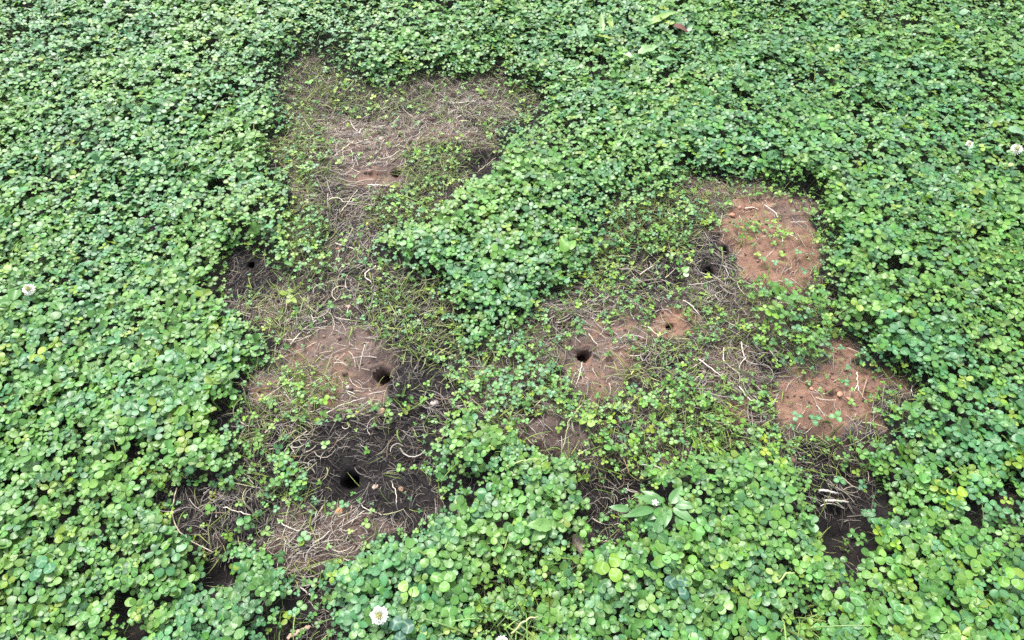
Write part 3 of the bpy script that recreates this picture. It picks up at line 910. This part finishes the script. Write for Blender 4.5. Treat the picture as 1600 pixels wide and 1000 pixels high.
def smooth_path(pts, m):
    p = np.array(pts, float)
    if len(p) == 2:
        return p[0] + (p[1] - p[0]) * np.linspace(0, 1, m)[:, None]
    d = np.concatenate([[0], np.cumsum(np.linalg.norm(np.diff(p, axis=0), axis=1))])
    s = np.linspace(0, d[-1], m)
    q = np.stack([np.interp(s, d, p[:, k]) for k in range(p.shape[1])], 1)
    for _ in range(2):
        q[1:-1] = (q[:-2] + 2 * q[1:-1] + q[2:]) / 4
    return q

def stem_obj(pix, r, col, lift, name, label):
    r = r * .88
    rng = np.random.default_rng(int(pix[0][0] * 7 + pix[0][1]))
    m = 12
    w = np.array([at(*p, lift) for p in pix])
    w = smooth_path(w, m)
    L = np.linalg.norm(np.diff(w, axis=0), axis=1).sum()
    w = w + rng.normal(0, .0006 + r * .12, w.shape)
    g = hgt(w[:, 0], w[:, 1])
    z = np.maximum(np.full(m, g.mean() + lift), g + r * .7)
    if lift > .03:
        lift = lift * .8
        z = hgt(w[:, 0], w[:, 1], False) + lift * (.9 + .25 * np.sin(np.linspace(.2, 2.6, m)))
    P = np.stack([w[:, 0], w[:, 1], z], 1)
    sides = 8 if r > .0015 else 6
    V, Q, A = tubes(P[None], np.array([r]), np.array([col]), sides, .8, .72)
    V = V + rng.normal(0, r * .12, V.shape)
    o0 = P.mean(0); o0[2] = z.min() - r
    j = np.arange(len(V)).reshape(m, sides)
    ends = np.stack([j[0][::-1], j[-1]])
    A["col"] = A["col"] * rng.lognormal(0, .10, len(V))[:, None]
    o = mesh_obj(name, V - o0, [Q, ends], M_STRAW if name != "green_runner" else M_GRASS, A)
    o.location = o0
    tag(o, label, {"dry_straw": "straw", "green_runner": "runner", "stick": "stick", "wood_chip": "wood chip", "wood_sliver": "wood sliver",
                   "twig": "twig"}[name], {"dry_straw": G_ST, "wood_sliver": "split wood slivers in the dark gap"}.get(name))
for s_ in STEMS:
    stem_obj(*s_)

# ----------------------------------------------------------------- pebbles
def stone(pix, r, col, label, flat=.6, name="pebble"):
    rng = np.random.default_rng(int(pix[0] + pix[1] * 3))
    # subdivided icosahedron
    V, F = ICO_V.copy(), ICO_F
    for _ in range(2):
        cache, nf, vl = {}, [], list(V)
        def mid(a, b):
            k = (min(a, b), max(a, b))
            if k not in cache:
                p = vl[a] + vl[b]
                vl.append(p / np.linalg.norm(p)); cache[k] = len(vl) - 1
            return cache[k]
        for a, b, c in F:
            ab, bc, ca = mid(a, b), mid(b, c), mid(c, a)
            nf += [(a, ab, ca), (b, bc, ab), (c, ca, bc), (ab, bc, ca)]
        V, F = np.array(vl), np.array(nf)
    k1, k2 = rng.normal(0, 2, 3), rng.normal(0, 3, 3)
    V = V * (1 + .14 * np.sin(V @ k1 + 1) + .07 * np.sin(V @ k2))[:, None] * np.array([r * 1.25, r * .9, r * flat])
    x, y = at(*pix)
    z = float(hgt(np.array([x]), np.array([y]))[0])
    c, s = math.cos(rng.random() * 3), math.sin(rng.random() * 3)
    o = mesh_obj(name, V, F, M_STONE, {"col": np.tile(col, (len(V), 1))})
    o.location = (x, y, z + r * flat * .55)
    o.rotation_euler = (rng.normal(0, .2), rng.normal(0, .2), rng.random() * 6)
    tag(o, label, "pebble")
stone((529,799), .0062, (.50,.24,.11), "orange-brown pebble just below the widest black hole", .55)
stone((546,612), .0028, (.72,.66,.60), "tiny whitish pebble on the red soil left of the round hole")
stone((545,457+25), .0045, (.45,.27,.22), "pinkish pebble in the dark runway above the red soil", .7)
stone((546,434+5), .0038, (.50,.42,.38), "pale grey-pink pebble higher in the dark runway", .7)
stone((529,392), .0050, (.44,.22,.14), "rust-coloured clod at the neck below the thick white stub", .7)
stone((597,648), .0055, (.34,.21,.15), "brown clod below the round hole", .7)
stone((905,849), .0130, (.30,.22,.19), "flat brownish stone at the bottom centre clover edge", .4)
stone((1141,342), .0055, (.42,.21,.14), "large reddish clod at the upper left of the orange soil", .75)
stone((1152,333), .0038, (.40,.22,.15), "smaller reddish clod next to the large one above the orange soil", .75)
stone((1308,622), .0050, (.40,.20,.12), "cracked red clod in the middle of the red soil at right", .6)
stone((1322,628), .0042, (.38,.20,.13), "red clod touching the cracked clod on the red soil at right", .6)
stone((1265,612), .0028, (.40,.20,.13), "small loose clod on the left half of the red soil at right", .7)
stone((595,216), .0048, (.52,.42,.34), "tan nodule in the middle of the upper bare patch", .7)
stone((680,590+43), .0055, (.40,.33,.29), "pinkish white chip lying at the right clover edge beside dark straw", .45)
stone((587,763), .0040, (.36,.29,.22), "cream shell-like chip right of the widest black hole", .4)
stone((627,766), .0040, (.30,.19,.12), "tan flake at the right side of the black patch", .4)

# ----------------------------------------------------------------- single clover sprigs standing on bare soil, and leaves that stand out in the carpet
def sprig(pix, size, lift, col, label, name="clover_sprig", tilt=.2, group=None, yaw=None):
    rng = np.random.default_rng(int(pix[0] * 3 + pix[1]))
    x, y = at(*pix, lift)
    z0 = float(hgt(np.array([x]), np.array([y]))[0])
    if name == "clover_leaf":
        size, lift = size * .84, float(canopy(np.array([x]), np.array([y]))[0][0]) * 1.12 + .002
        x, y = at(*pix, lift)
        z0 = float(hgt(np.array([x]), np.array([y]), False)[0])
    t = thing(name, label, "clover", (x, y, z0), group)
    pos = np.array([[0, 0, lift]])
    base = np.array([[rng.normal(0, lift * .3), rng.normal(0, lift * .3), -.003]])
    V, Q, A = clover_leaves(pos, np.array([size]), np.array([rng.random() * 6.28 if yaw is None else yaw]), np.array([tilt * rng.random()]), np.array([rng.random() * 6.28]), base,
                            np.array([col]), np.array([.6]), 2, rng)
    nv = 30
    for k in range(3):
        q = Q[20 * k:20 * k + 20] - nv * k
        mesh_obj("leaflet", V[nv * k:nv * k + nv], q, M_CLOVER, {a: d[nv * k:nv * k + nv] for a, d in A.items()}, t)
    mesh_obj("stem", V[90:], Q[60:] - 90, M_CLOVER, {a: d[90:] for a, d in A.items()}, t)

GR = "single clover sprigs on bare soil"
for p, s, l, c, lab in [
 ((1276,652), .0110, .022, (.05,.17,.06), "bluish clover sprig standing at the lower middle of the red soil at right"),
 ((1308,650), .0115, .026, (.06,.20,.045), "upright deep green clover sprig, the tallest on the red soil at right"),
 ((1318,601), .0075, .014, (.06,.18,.06), "small clover sprig on the upper part of the red soil at right"),
 ((1279,613), .0055, .008, (.10,.22,.04), "lone round seedling in the middle of the red soil at right"),
 ((1262,600), .0055, .008, (.12,.22,.07), "tiny pale seedling on the left of the red soil at right"),
 ((1330,630), .0080, .015, (.14,.26,.04), "yellowish clover sprig between clods on the red soil at right"),
 ((1245,650), .0095, .018, (.07,.19,.08), "greyish sprig at the lower left rim of the red soil at right"),
 ((1322,578), .0065, .010, (.08,.20,.08), "pale small sprig near the top notch of the red soil at right"),
 ((1312,545), .0070, .012, (.06,.19,.09), "blue-green sprig in the brown notch above the red soil at right"),
 ((1187,415), .0080, .014, (.08,.22,.05), "clover sprig on the middle of the orange soil"),
 ((1206,420), .0075, .014, (.06,.19,.07), "dark sprig right of centre on the orange soil"),
 ((1240,405), .0085, .015, (.07,.20,.06), "clover sprig near the right rim of the orange soil"),
 ((1228,375), .0085, .014, (.16,.28,.03), "yellow-green sprig at upper right of the orange soil"),
 ((1190,460), .0085, .016, (.06,.18,.08), "bluish sprig at the bottom rim of the orange soil"),
 ((1225,450), .0090, .018, (.07,.20,.07), "green sprig at the lower right rim of the orange soil"),
 ((1252,432), .0095, .018, (.05,.17,.07), "dark green sprig overhanging the right side of the orange soil"),
 ((982,529), .0065, .012, (.10,.24,.04), "bright sprig at the right of the middle oval"),
 ((960,538), .0055, .010, (.12,.25,.04), "small yellowish sprig inside the middle oval"),
 ((572,815+4), .0080, .014, (.14,.28,.03), "bright yellow-green sprig on brown soil below the widest hole"),
 ((474,840), .0095, .016, (.07,.21,.05), "clover sprig on brown soil at the bottom of the left chain"),
 ((383,818), .0115, .020, (.08,.22,.05), "clover sprig in the dark lower-left lobe beside the whitish stem"),
 ((626,732), .0085, .015, (.12,.26,.03), "bright sprig on the right margin of the black patch"),
 ((509,697), .0085, .014, (.11,.25,.03), "bright green sprig in the straw above the widest hole"),
 ((1325,738), .0095, .030, (.06,.19,.06), "clover sprig in front of the split wood slivers"),
 ((1363,744), .0095, .035, (.06,.18,.08), "bluish sprig at the right end of the dark gap with the slivers"),
 ((1338,856+4), .0100, .030, (.09,.22,.04), "sprig with two bright leaflets over the narrow black gap at lower right"),
 ((946,798), .0085, .020, (.09,.23,.05), "small sprig inside the black gap at bottom centre"),
 ((918,776), .0100, .026, (.10,.24,.04), "sprig on the left rim of the black gap at bottom centre")]:
    sprig(p, s, l, c, lab, group=GR)

GB = "oversized clover leaves standing out of the carpet"
for p, s, l, c, lab in [
 ((70,890), .0225, .066, (.055,.18,.075), "largest bluish green clover leaf, at the lower left of the carpet"),
 ((142,962), .0215, .066, (.085,.21,.045), "large leaf with rounded lobes near the bottom left edge"),
 ((955,885), .0235, .070, (.17,.30,.035), "large yellow-green clover leaf at bottom centre"),
 ((672,875), .0190, .066, (.14,.28,.06), "pale lime clover leaf right of the bottom runway"),
 ((694,908), .0220, .070, (.12,.27,.05), "broad pale lime clover leaf above the nearest white flower"),
 ((637,925), .0205, .064, (.16,.29,.05), "yellowish clover leaf with pale marks close above the nearest white flower"),
 ((626,985), .0220, .050, (.035,.11,.07), "dark bluish leaf right beside the nearest white flower"),
 ((1062,915), .0215, .060, (.03,.10,.06), "dark blue-green leaf among lighter leaves at bottom right of centre"),
 ((1500,770), .0190, .066, (.22,.33,.02), "vivid yellow-green clover leaf at right"),
 ((1340,945), .0220, .066, (.08,.21,.05), "large shiny leaf at the bottom right"),
 ((1410,955), .0200, .066, (.07,.20,.05), "large rounded leaf beside the shiny one at bottom right"),
 ((1420,975-20), .0160, .072, (.14,.27,.04), "smaller lime leaf overlapping the rounded leaf at bottom right"),
 ((60,555), .0180, .066, (.22,.33,.02), "vivid yellow-green clover leaf at left, under the left white flower"),
 ((1560,540), .0190, .066, (.16,.28,.06), "pale yellowish clover leaf at the right edge"),
 ((1580,905), .0200, .066, (.12,.27,.03), "bright green leaf at the lower right edge"),
 ((1212,895), .0150, .066, (.22,.32,.06), "pale yellow clover leaf at the lower right above the grass tuft")]:
    sprig(p, s, l, c, lab, name="clover_leaf", group=GB)

# ----------------------------------------------------------------- white clover flowers
def flower(pix, r, lift, label):
    rng = np.random.default_rng(int(pix[0]))
    x, y = at(*pix, lift)
    z0 = float(hgt(np.array([x]), np.array([y]), False)[0])
    t = thing("clover_flower", label, "flower", (x, y, z0), "white clover flower heads")
    # florets radiating over a flattened ball, open at the crown
    n = 64
    k = np.arange(n) + .5
    ph = np.arccos(1 - 1.35 * k / n)                     # from the crown to below the equator
    th = math.pi * (1 + 5 ** .5) * k
    vs, fs, cs, o = [], [], [], 0
    lean = Vector((rng.normal(0, .1), -.35, 1)).normalized()
    q = lean.to_track_quat('Z', 'Y')
    for a, b in zip(ph, th):
        if a < .34:
            continue
        d = Vector((math.sin(a) * math.cos(b), math.sin(a) * math.sin(b), math.cos(a) * .8))
        e = Vector((-math.sin(b), math.cos(b), 0))
        u = e.cross(d).normalized()
        ln = r * rng.uniform(.86, 1.08)
        rows = [(.42, .030), (.66, .085), (.88, .105), (1.0, .04)]
        base = len(vs)
        for f, w in rows:
            for s, up in ((-1, .035), (0, 0), (1, .035)):
                p = d * ln * f + e * (s * w * r * 1.15) + u * (up * r - (.16 * r if f > .9 else 0) * .4)
                vs.append(tuple(q @ p + Vector((0, 0, lift))))
                g = .9 if f > .5 else .55
                cs.append((.86 * g + .02, .86 * g + .02, .78 * g))
        for i in range(3):
            for j in range(2):
                fs.append((base + i * 3 + j, base + i * 3 + j + 1, base + (i + 1) * 3 + j + 1, base + (i + 1) * 3 + j))
    mesh_obj("flower_head", np.array(vs), np.array(fs), M_PETAL, {"col": np.array(cs)}, t)
    # unopened buds at the crown
    vs, fs, cs, o = [], [], [], 0
    for i in range(13):
        a, b = .36 * math.sqrt(i / 12), i * 2.4
        d = Vector((math.sin(a) * math.cos(b), math.sin(a) * math.sin(b), math.cos(a) * .8))
        c = q @ (d * r * .74) + Vector((0, 0, lift))
        V = ICO_V * np.array([.085, .085, .15]) * r * rng.uniform(.8, 1.2) + np.array(c)
        vs.append(V); fs.append(ICO_F + 12 * i)
        cs.append(np.tile(np.array([(.30, .34, .10), (.42, .40, .16), (.36, .27, .10)][i % 3]), (12, 1)))
    mesh_obj("flower_centre", np.concatenate(vs), np.concatenate(fs), M_PETAL, {"col": np.concatenate(cs)}, t)
    core = ICO_V * np.array([.5, .5, .42]) * r
    P = np.array([[(rng.normal(0, .006), -.016, 0), (0, -.012, lift * .45), tuple(Vector((0, 0, lift)) - (q @ Vector((0, 0, 1))) * r * .1)]])
    P = smooth_path(P[0], 9)[None]
    V, Q, A = tubes(P, np.array([.0011]), np.array([(.20, .30, .07)]), 6, 1.0, .9)
    V2 = core + np.array([0, 0, lift])
    mesh_obj("stem", np.concatenate([V, V2]), [Q, ICO_F + len(V)], M_GRASS,
             {k_: np.concatenate([d, np.tile(d[0], (12, 1))]) for k_, d in A.items()}, t)

flower((593,962), .0125, .066, "nearest white clover flower head with yellowish centre, at the bottom edge")
flower((44,451), .0112, .064, "white clover flower head alone at the left edge")
flower((1590,231), .0120, .066, "white clover flower head at the right edge, the larger of two there")
flower((1514,226), .0080, .060, "small half-hidden white clover flower left of the one at the right edge")
flower((785,1004), .0085, .050, "cream clover flower bud cut by the bottom edge of the picture")

# ----------------------------------------------------------------- broad-leaved weeds
def blade_leaf(p0, p1, width, droop, col, rng, lobes=0.0, tipw=.62, cup=.18):
    """pointed leaf from p0 (base) to p1 (tip); returns verts, quads, attrs"""
    p0, p1 = np.array(p0, float), np.array(p1, float)
    ax = p1 - p0
    L = np.linalg.norm(ax)
    f = ax / L
    s = np.cross(f, (0, 0, 1.0)); s /= np.linalg.norm(s)
    up = np.cross(s, f)
    A = np.linspace(-1, 1, 7)
    T = np.linspace(0, 1, 15)
    hw = np.clip(np.sin(math.pi * np.clip(T, 0, 1) ** tipw) ** .85, .03, 1) * width / 2
    hw = hw * (1 + lobes * np.sin(T * 26))
    V, UV = [], []
    ph = rng.random(4) * 6
    for t, h in zip(T, hw):
        for a in A:
            z = cup * abs(a) * h + droop * L * (t * (1 - t)) * 1.6 + .04 * width * math.sin(9 * t + ph[0] + 2 * a) * abs(a)
            V.append(p0 + f * (t * L) + s * (a * h) + up * z)
            UV.append((a, t, .0))
    V, UV = np.array(V), np.array(UV)
    i = np.arange(15 * 7).reshape(15, 7)
    q = np.stack([i[:-1, :-1], i[:-1, 1:], i[1:, 1:], i[1:, :-1]], -1).reshape(-1, 4)
    c = np.tile(np.array(col), (len(V), 1)) * rng.lognormal(0, .05, len(V))[:, None]
    return V, q, {"col": c, "luv": UV}

def weed(centre, lift, leaves, label, cat, name, lobes=0.0, group=None, extra=None):
    """leaves: (pixel base, pixel tip, width m, colour)"""
    rng = np.random.default_rng(int(centre[0] + centre[1]))
    x, y = at(*centre, lift)
    z0 = float(hgt(np.array([x]), np.array([y]), False)[0])
    t = thing(name, label, cat, (x, y, z0), group)
    O = np.array([x, y, z0])
    for (b, tip, w, c) in leaves:
        b3 = np.array([*at(*b, lift), z0 + lift]) - O
        t3 = np.array([*at(*tip, lift + .004), z0 + lift + rng.uniform(-.006, .010)]) - O
        V, Q, A = blade_leaf(b3, t3, w * .82, rng.uniform(.05, .2), c, rng, lobes)
        mesh_obj("leaf", V, Q, M_WEED, A, t)
        P = smooth_path(np.array([(0, 0, 0), tuple((b3 * .5) + np.array([0, 0, -.2 * lift])), tuple(b3 + (t3 - b3) * .04)]), 8)[None]
        V, Q, A = tubes(P, np.array([.0011]), np.array([np.array(c) * .8 + np.array([.06, .05, .02])]), 6, 1, .8)
        mesh_obj("stalk", V, Q, M_WEED, A, t)
    return t, O

LG, MG, BG = (.095,.215,.065), (.075,.19,.05), (.09,.23,.04)
t, O = weed((1045,790), .050, [
 ((985,792),(952,786), .015, MG), ((1025,790),(972,806), .017, MG), ((1035,782),(992,772), .017, LG), ((1038,780),(1004,758), .016, LG),
 ((1040,790),(1014,806), .017, LG), ((1048,790),(1040,822), .016, LG), ((1050,782),(1070,752), .020, LG), ((1055,788),(1088,812), .021, LG),
 ((1058,784),(1092,788), .018, LG), ((1040,800),(1020,832), .015, MG), ((1024,840),(1034,874), .021, BG), ((1060,800),(1078,838), .018, MG)],
 "bushy broad-leaved weed with pointed pale green leaves right of the bottom centre gap", "weed", "broadleaf_weed")
# its small white flower
fx, fy = at(1026, 780, .062)
c = np.array([fx, fy, O[2] + .062]) - O
vs, fs = [c + (0, 0, .001)], []
for k in range(5):
    a = k * 2 * math.pi / 5
    i = len(vs)
    for da, rr in ((-.35, .0028), (-.3, .0045), (0, .0052), (.3, .0045), (.35, .0028)):
        vs.append(c + np.array([math.cos(a + da) * rr, math.sin(a + da) * rr, .0005]))
    fs += [(0, i, i + 1), (0, i + 1, i + 2), (0, i + 2, i + 3), (0, i + 3, i + 4)]
mesh_obj("flower", np.array(vs), np.array(fs), M_PETAL, {"col": np.tile((.85, .85, .82), (len(vs), 1))}, t)

weed((960,70), .050, [
 ((908,58),(915,33), .034, (.13,.25,.11)), ((941,50),(939,22), .018, (.16,.28,.07)), ((955,46),(953,20), .015, (.20,.31,.03)),
 ((958,62),(922,52), .012, (.22,.31,.04)), ((1013,38),(1058,20), .028, (.19,.31,.06)), ((998,84),(1032,70), .034, (.17,.30,.10)),
 ((972,80),(990,96), .020, (.30,.42,.22)), ((1008,50),(985,42), .028, (.09,.22,.06)), ((1026,92),(1060,90), .028, (.09,.22,.07))],
 "spreading dandelion rosette with long pale yellow-green leaves among the far clover", "weed", "dandelion", lobes=.12)
weed((850,822), .050, [((862,820),(822,822), .026, (.13,.26,.06)), ((852,826),(830,842), .022, (.11,.25,.05))],
 "single broad pale green dandelion leaf left of the bottom centre gap", "weed", "dandelion", lobes=.08)
weed((1070,424), .020, [((1066,428),(1076,421), .017, (.13,.29,.06)), ((1070,436),(1072,424), .013, (.50,.58,.36))],
 "pair of round bright seed leaves, one pale, left of the paired holes", "seedling", "seedling")
weed((890,378), .050, [((884,388),(878,368), .024, (.13,.27,.04)), ((890,384),(900,364), .020, (.12,.26,.03))],
 "upright folded yellow-green leaf pair on the central clover mound", "weed", "broadleaf_weed")
weed((1590,215), .050, [((1575,200),(1606,208), .030, (.14,.26,.13))],
 "pale pointed leaf at the right edge above the white flower", "weed", "broadleaf_weed")

# curled dead leaf at the top
V, Q, A = blade_leaf((-.018, .012, .05), (.020, -.016, .043), .020, .25, (.11, .045, .035), np.random.default_rng(3), .1)
x, y = at(1063, 45, .05)
o = mesh_obj("dead_leaf", V, Q, M_STRAW, A)
o.location = (x, y, float(hgt(np.array([x]), np.array([y]), False)[0]) + .004)
tag(o, "curled dark reddish dead leaf in the far clover", "dead leaf")

# ----------------------------------------------------------------- grass tufts standing in the clover
def tuft(pix, n, length, spread, col, label, lean=(0, -.3)):
    rng = np.random.default_rng(int(pix[0] * 2 + pix[1]))
    x, y = at(*pix, .03)
    z0 = float(hgt(np.array([x]), np.array([y]), False)[0])
    k = 9
    s = np.linspace(0, 1, k)
    bx, by = rng.normal(0, spread, n), rng.normal(0, spread * .7, n)
    a = rng.uniform(0, 6.283, n)
    L = length * rng.lognormal(0, .3, n)
    out = rng.uniform(.25, 1.0, n)
    X = bx[:, None] + (np.cos(a) * out + lean[0])[:, None] * L[:, None] * (s ** 1.5)[None]
    Y = by[:, None] + (np.sin(a) * out + lean[1])[:, None] * L[:, None] * (s ** 1.5)[None]
    Z = L[:, None] * (s[None] * 1.0 - .42 * out[:, None] * s[None] ** 2.4) - .002
    c = np.array(col) * rng.lognormal(0, .22, n)[:, None] * rng.normal(1, .08, (n, 3))
    V, Q, A = tubes(np.stack([X, Y, Z], 2), .0014 * rng.lognormal(0, .25, n), c, 4, .35, .55)
    o = mesh_obj("grass_tuft", V, Q, M_GRASS, A)
    o.location = (x, y, z0)
    tag(o, label, "grass tuft", "grass tufts growing through the clover")
tuft((790,972), 32, .085, .030, (.19,.29,.09), "long-bladed grass tuft at the bottom edge right of the nearest white flower")
tuft((852,910), 20, .065, .024, (.15,.26,.06), "darker grass tuft under the clover at bottom centre")
tuft((1250,975), 20, .070, .022, (.18,.28,.08), "thin pale grass tuft at the lower right bottom edge")
tuft((1115,82), 26, .075, .020, (.15,.27,.06), "short grass tuft in the far clover right of the dandelion")
tuft((962,62), 22, .075, .020, (.14,.26,.06), "grass tuft mixed with the far dandelion leaves")
tuft((1122,672), 46, .032, .026, (.15,.24,.045), "mossy bright yellow-green grass tuft at centre right")
tuft((985,575), 24, .040, .010, (.26,.29,.10), "straw-coloured dry grass tuft right of the middle oval")
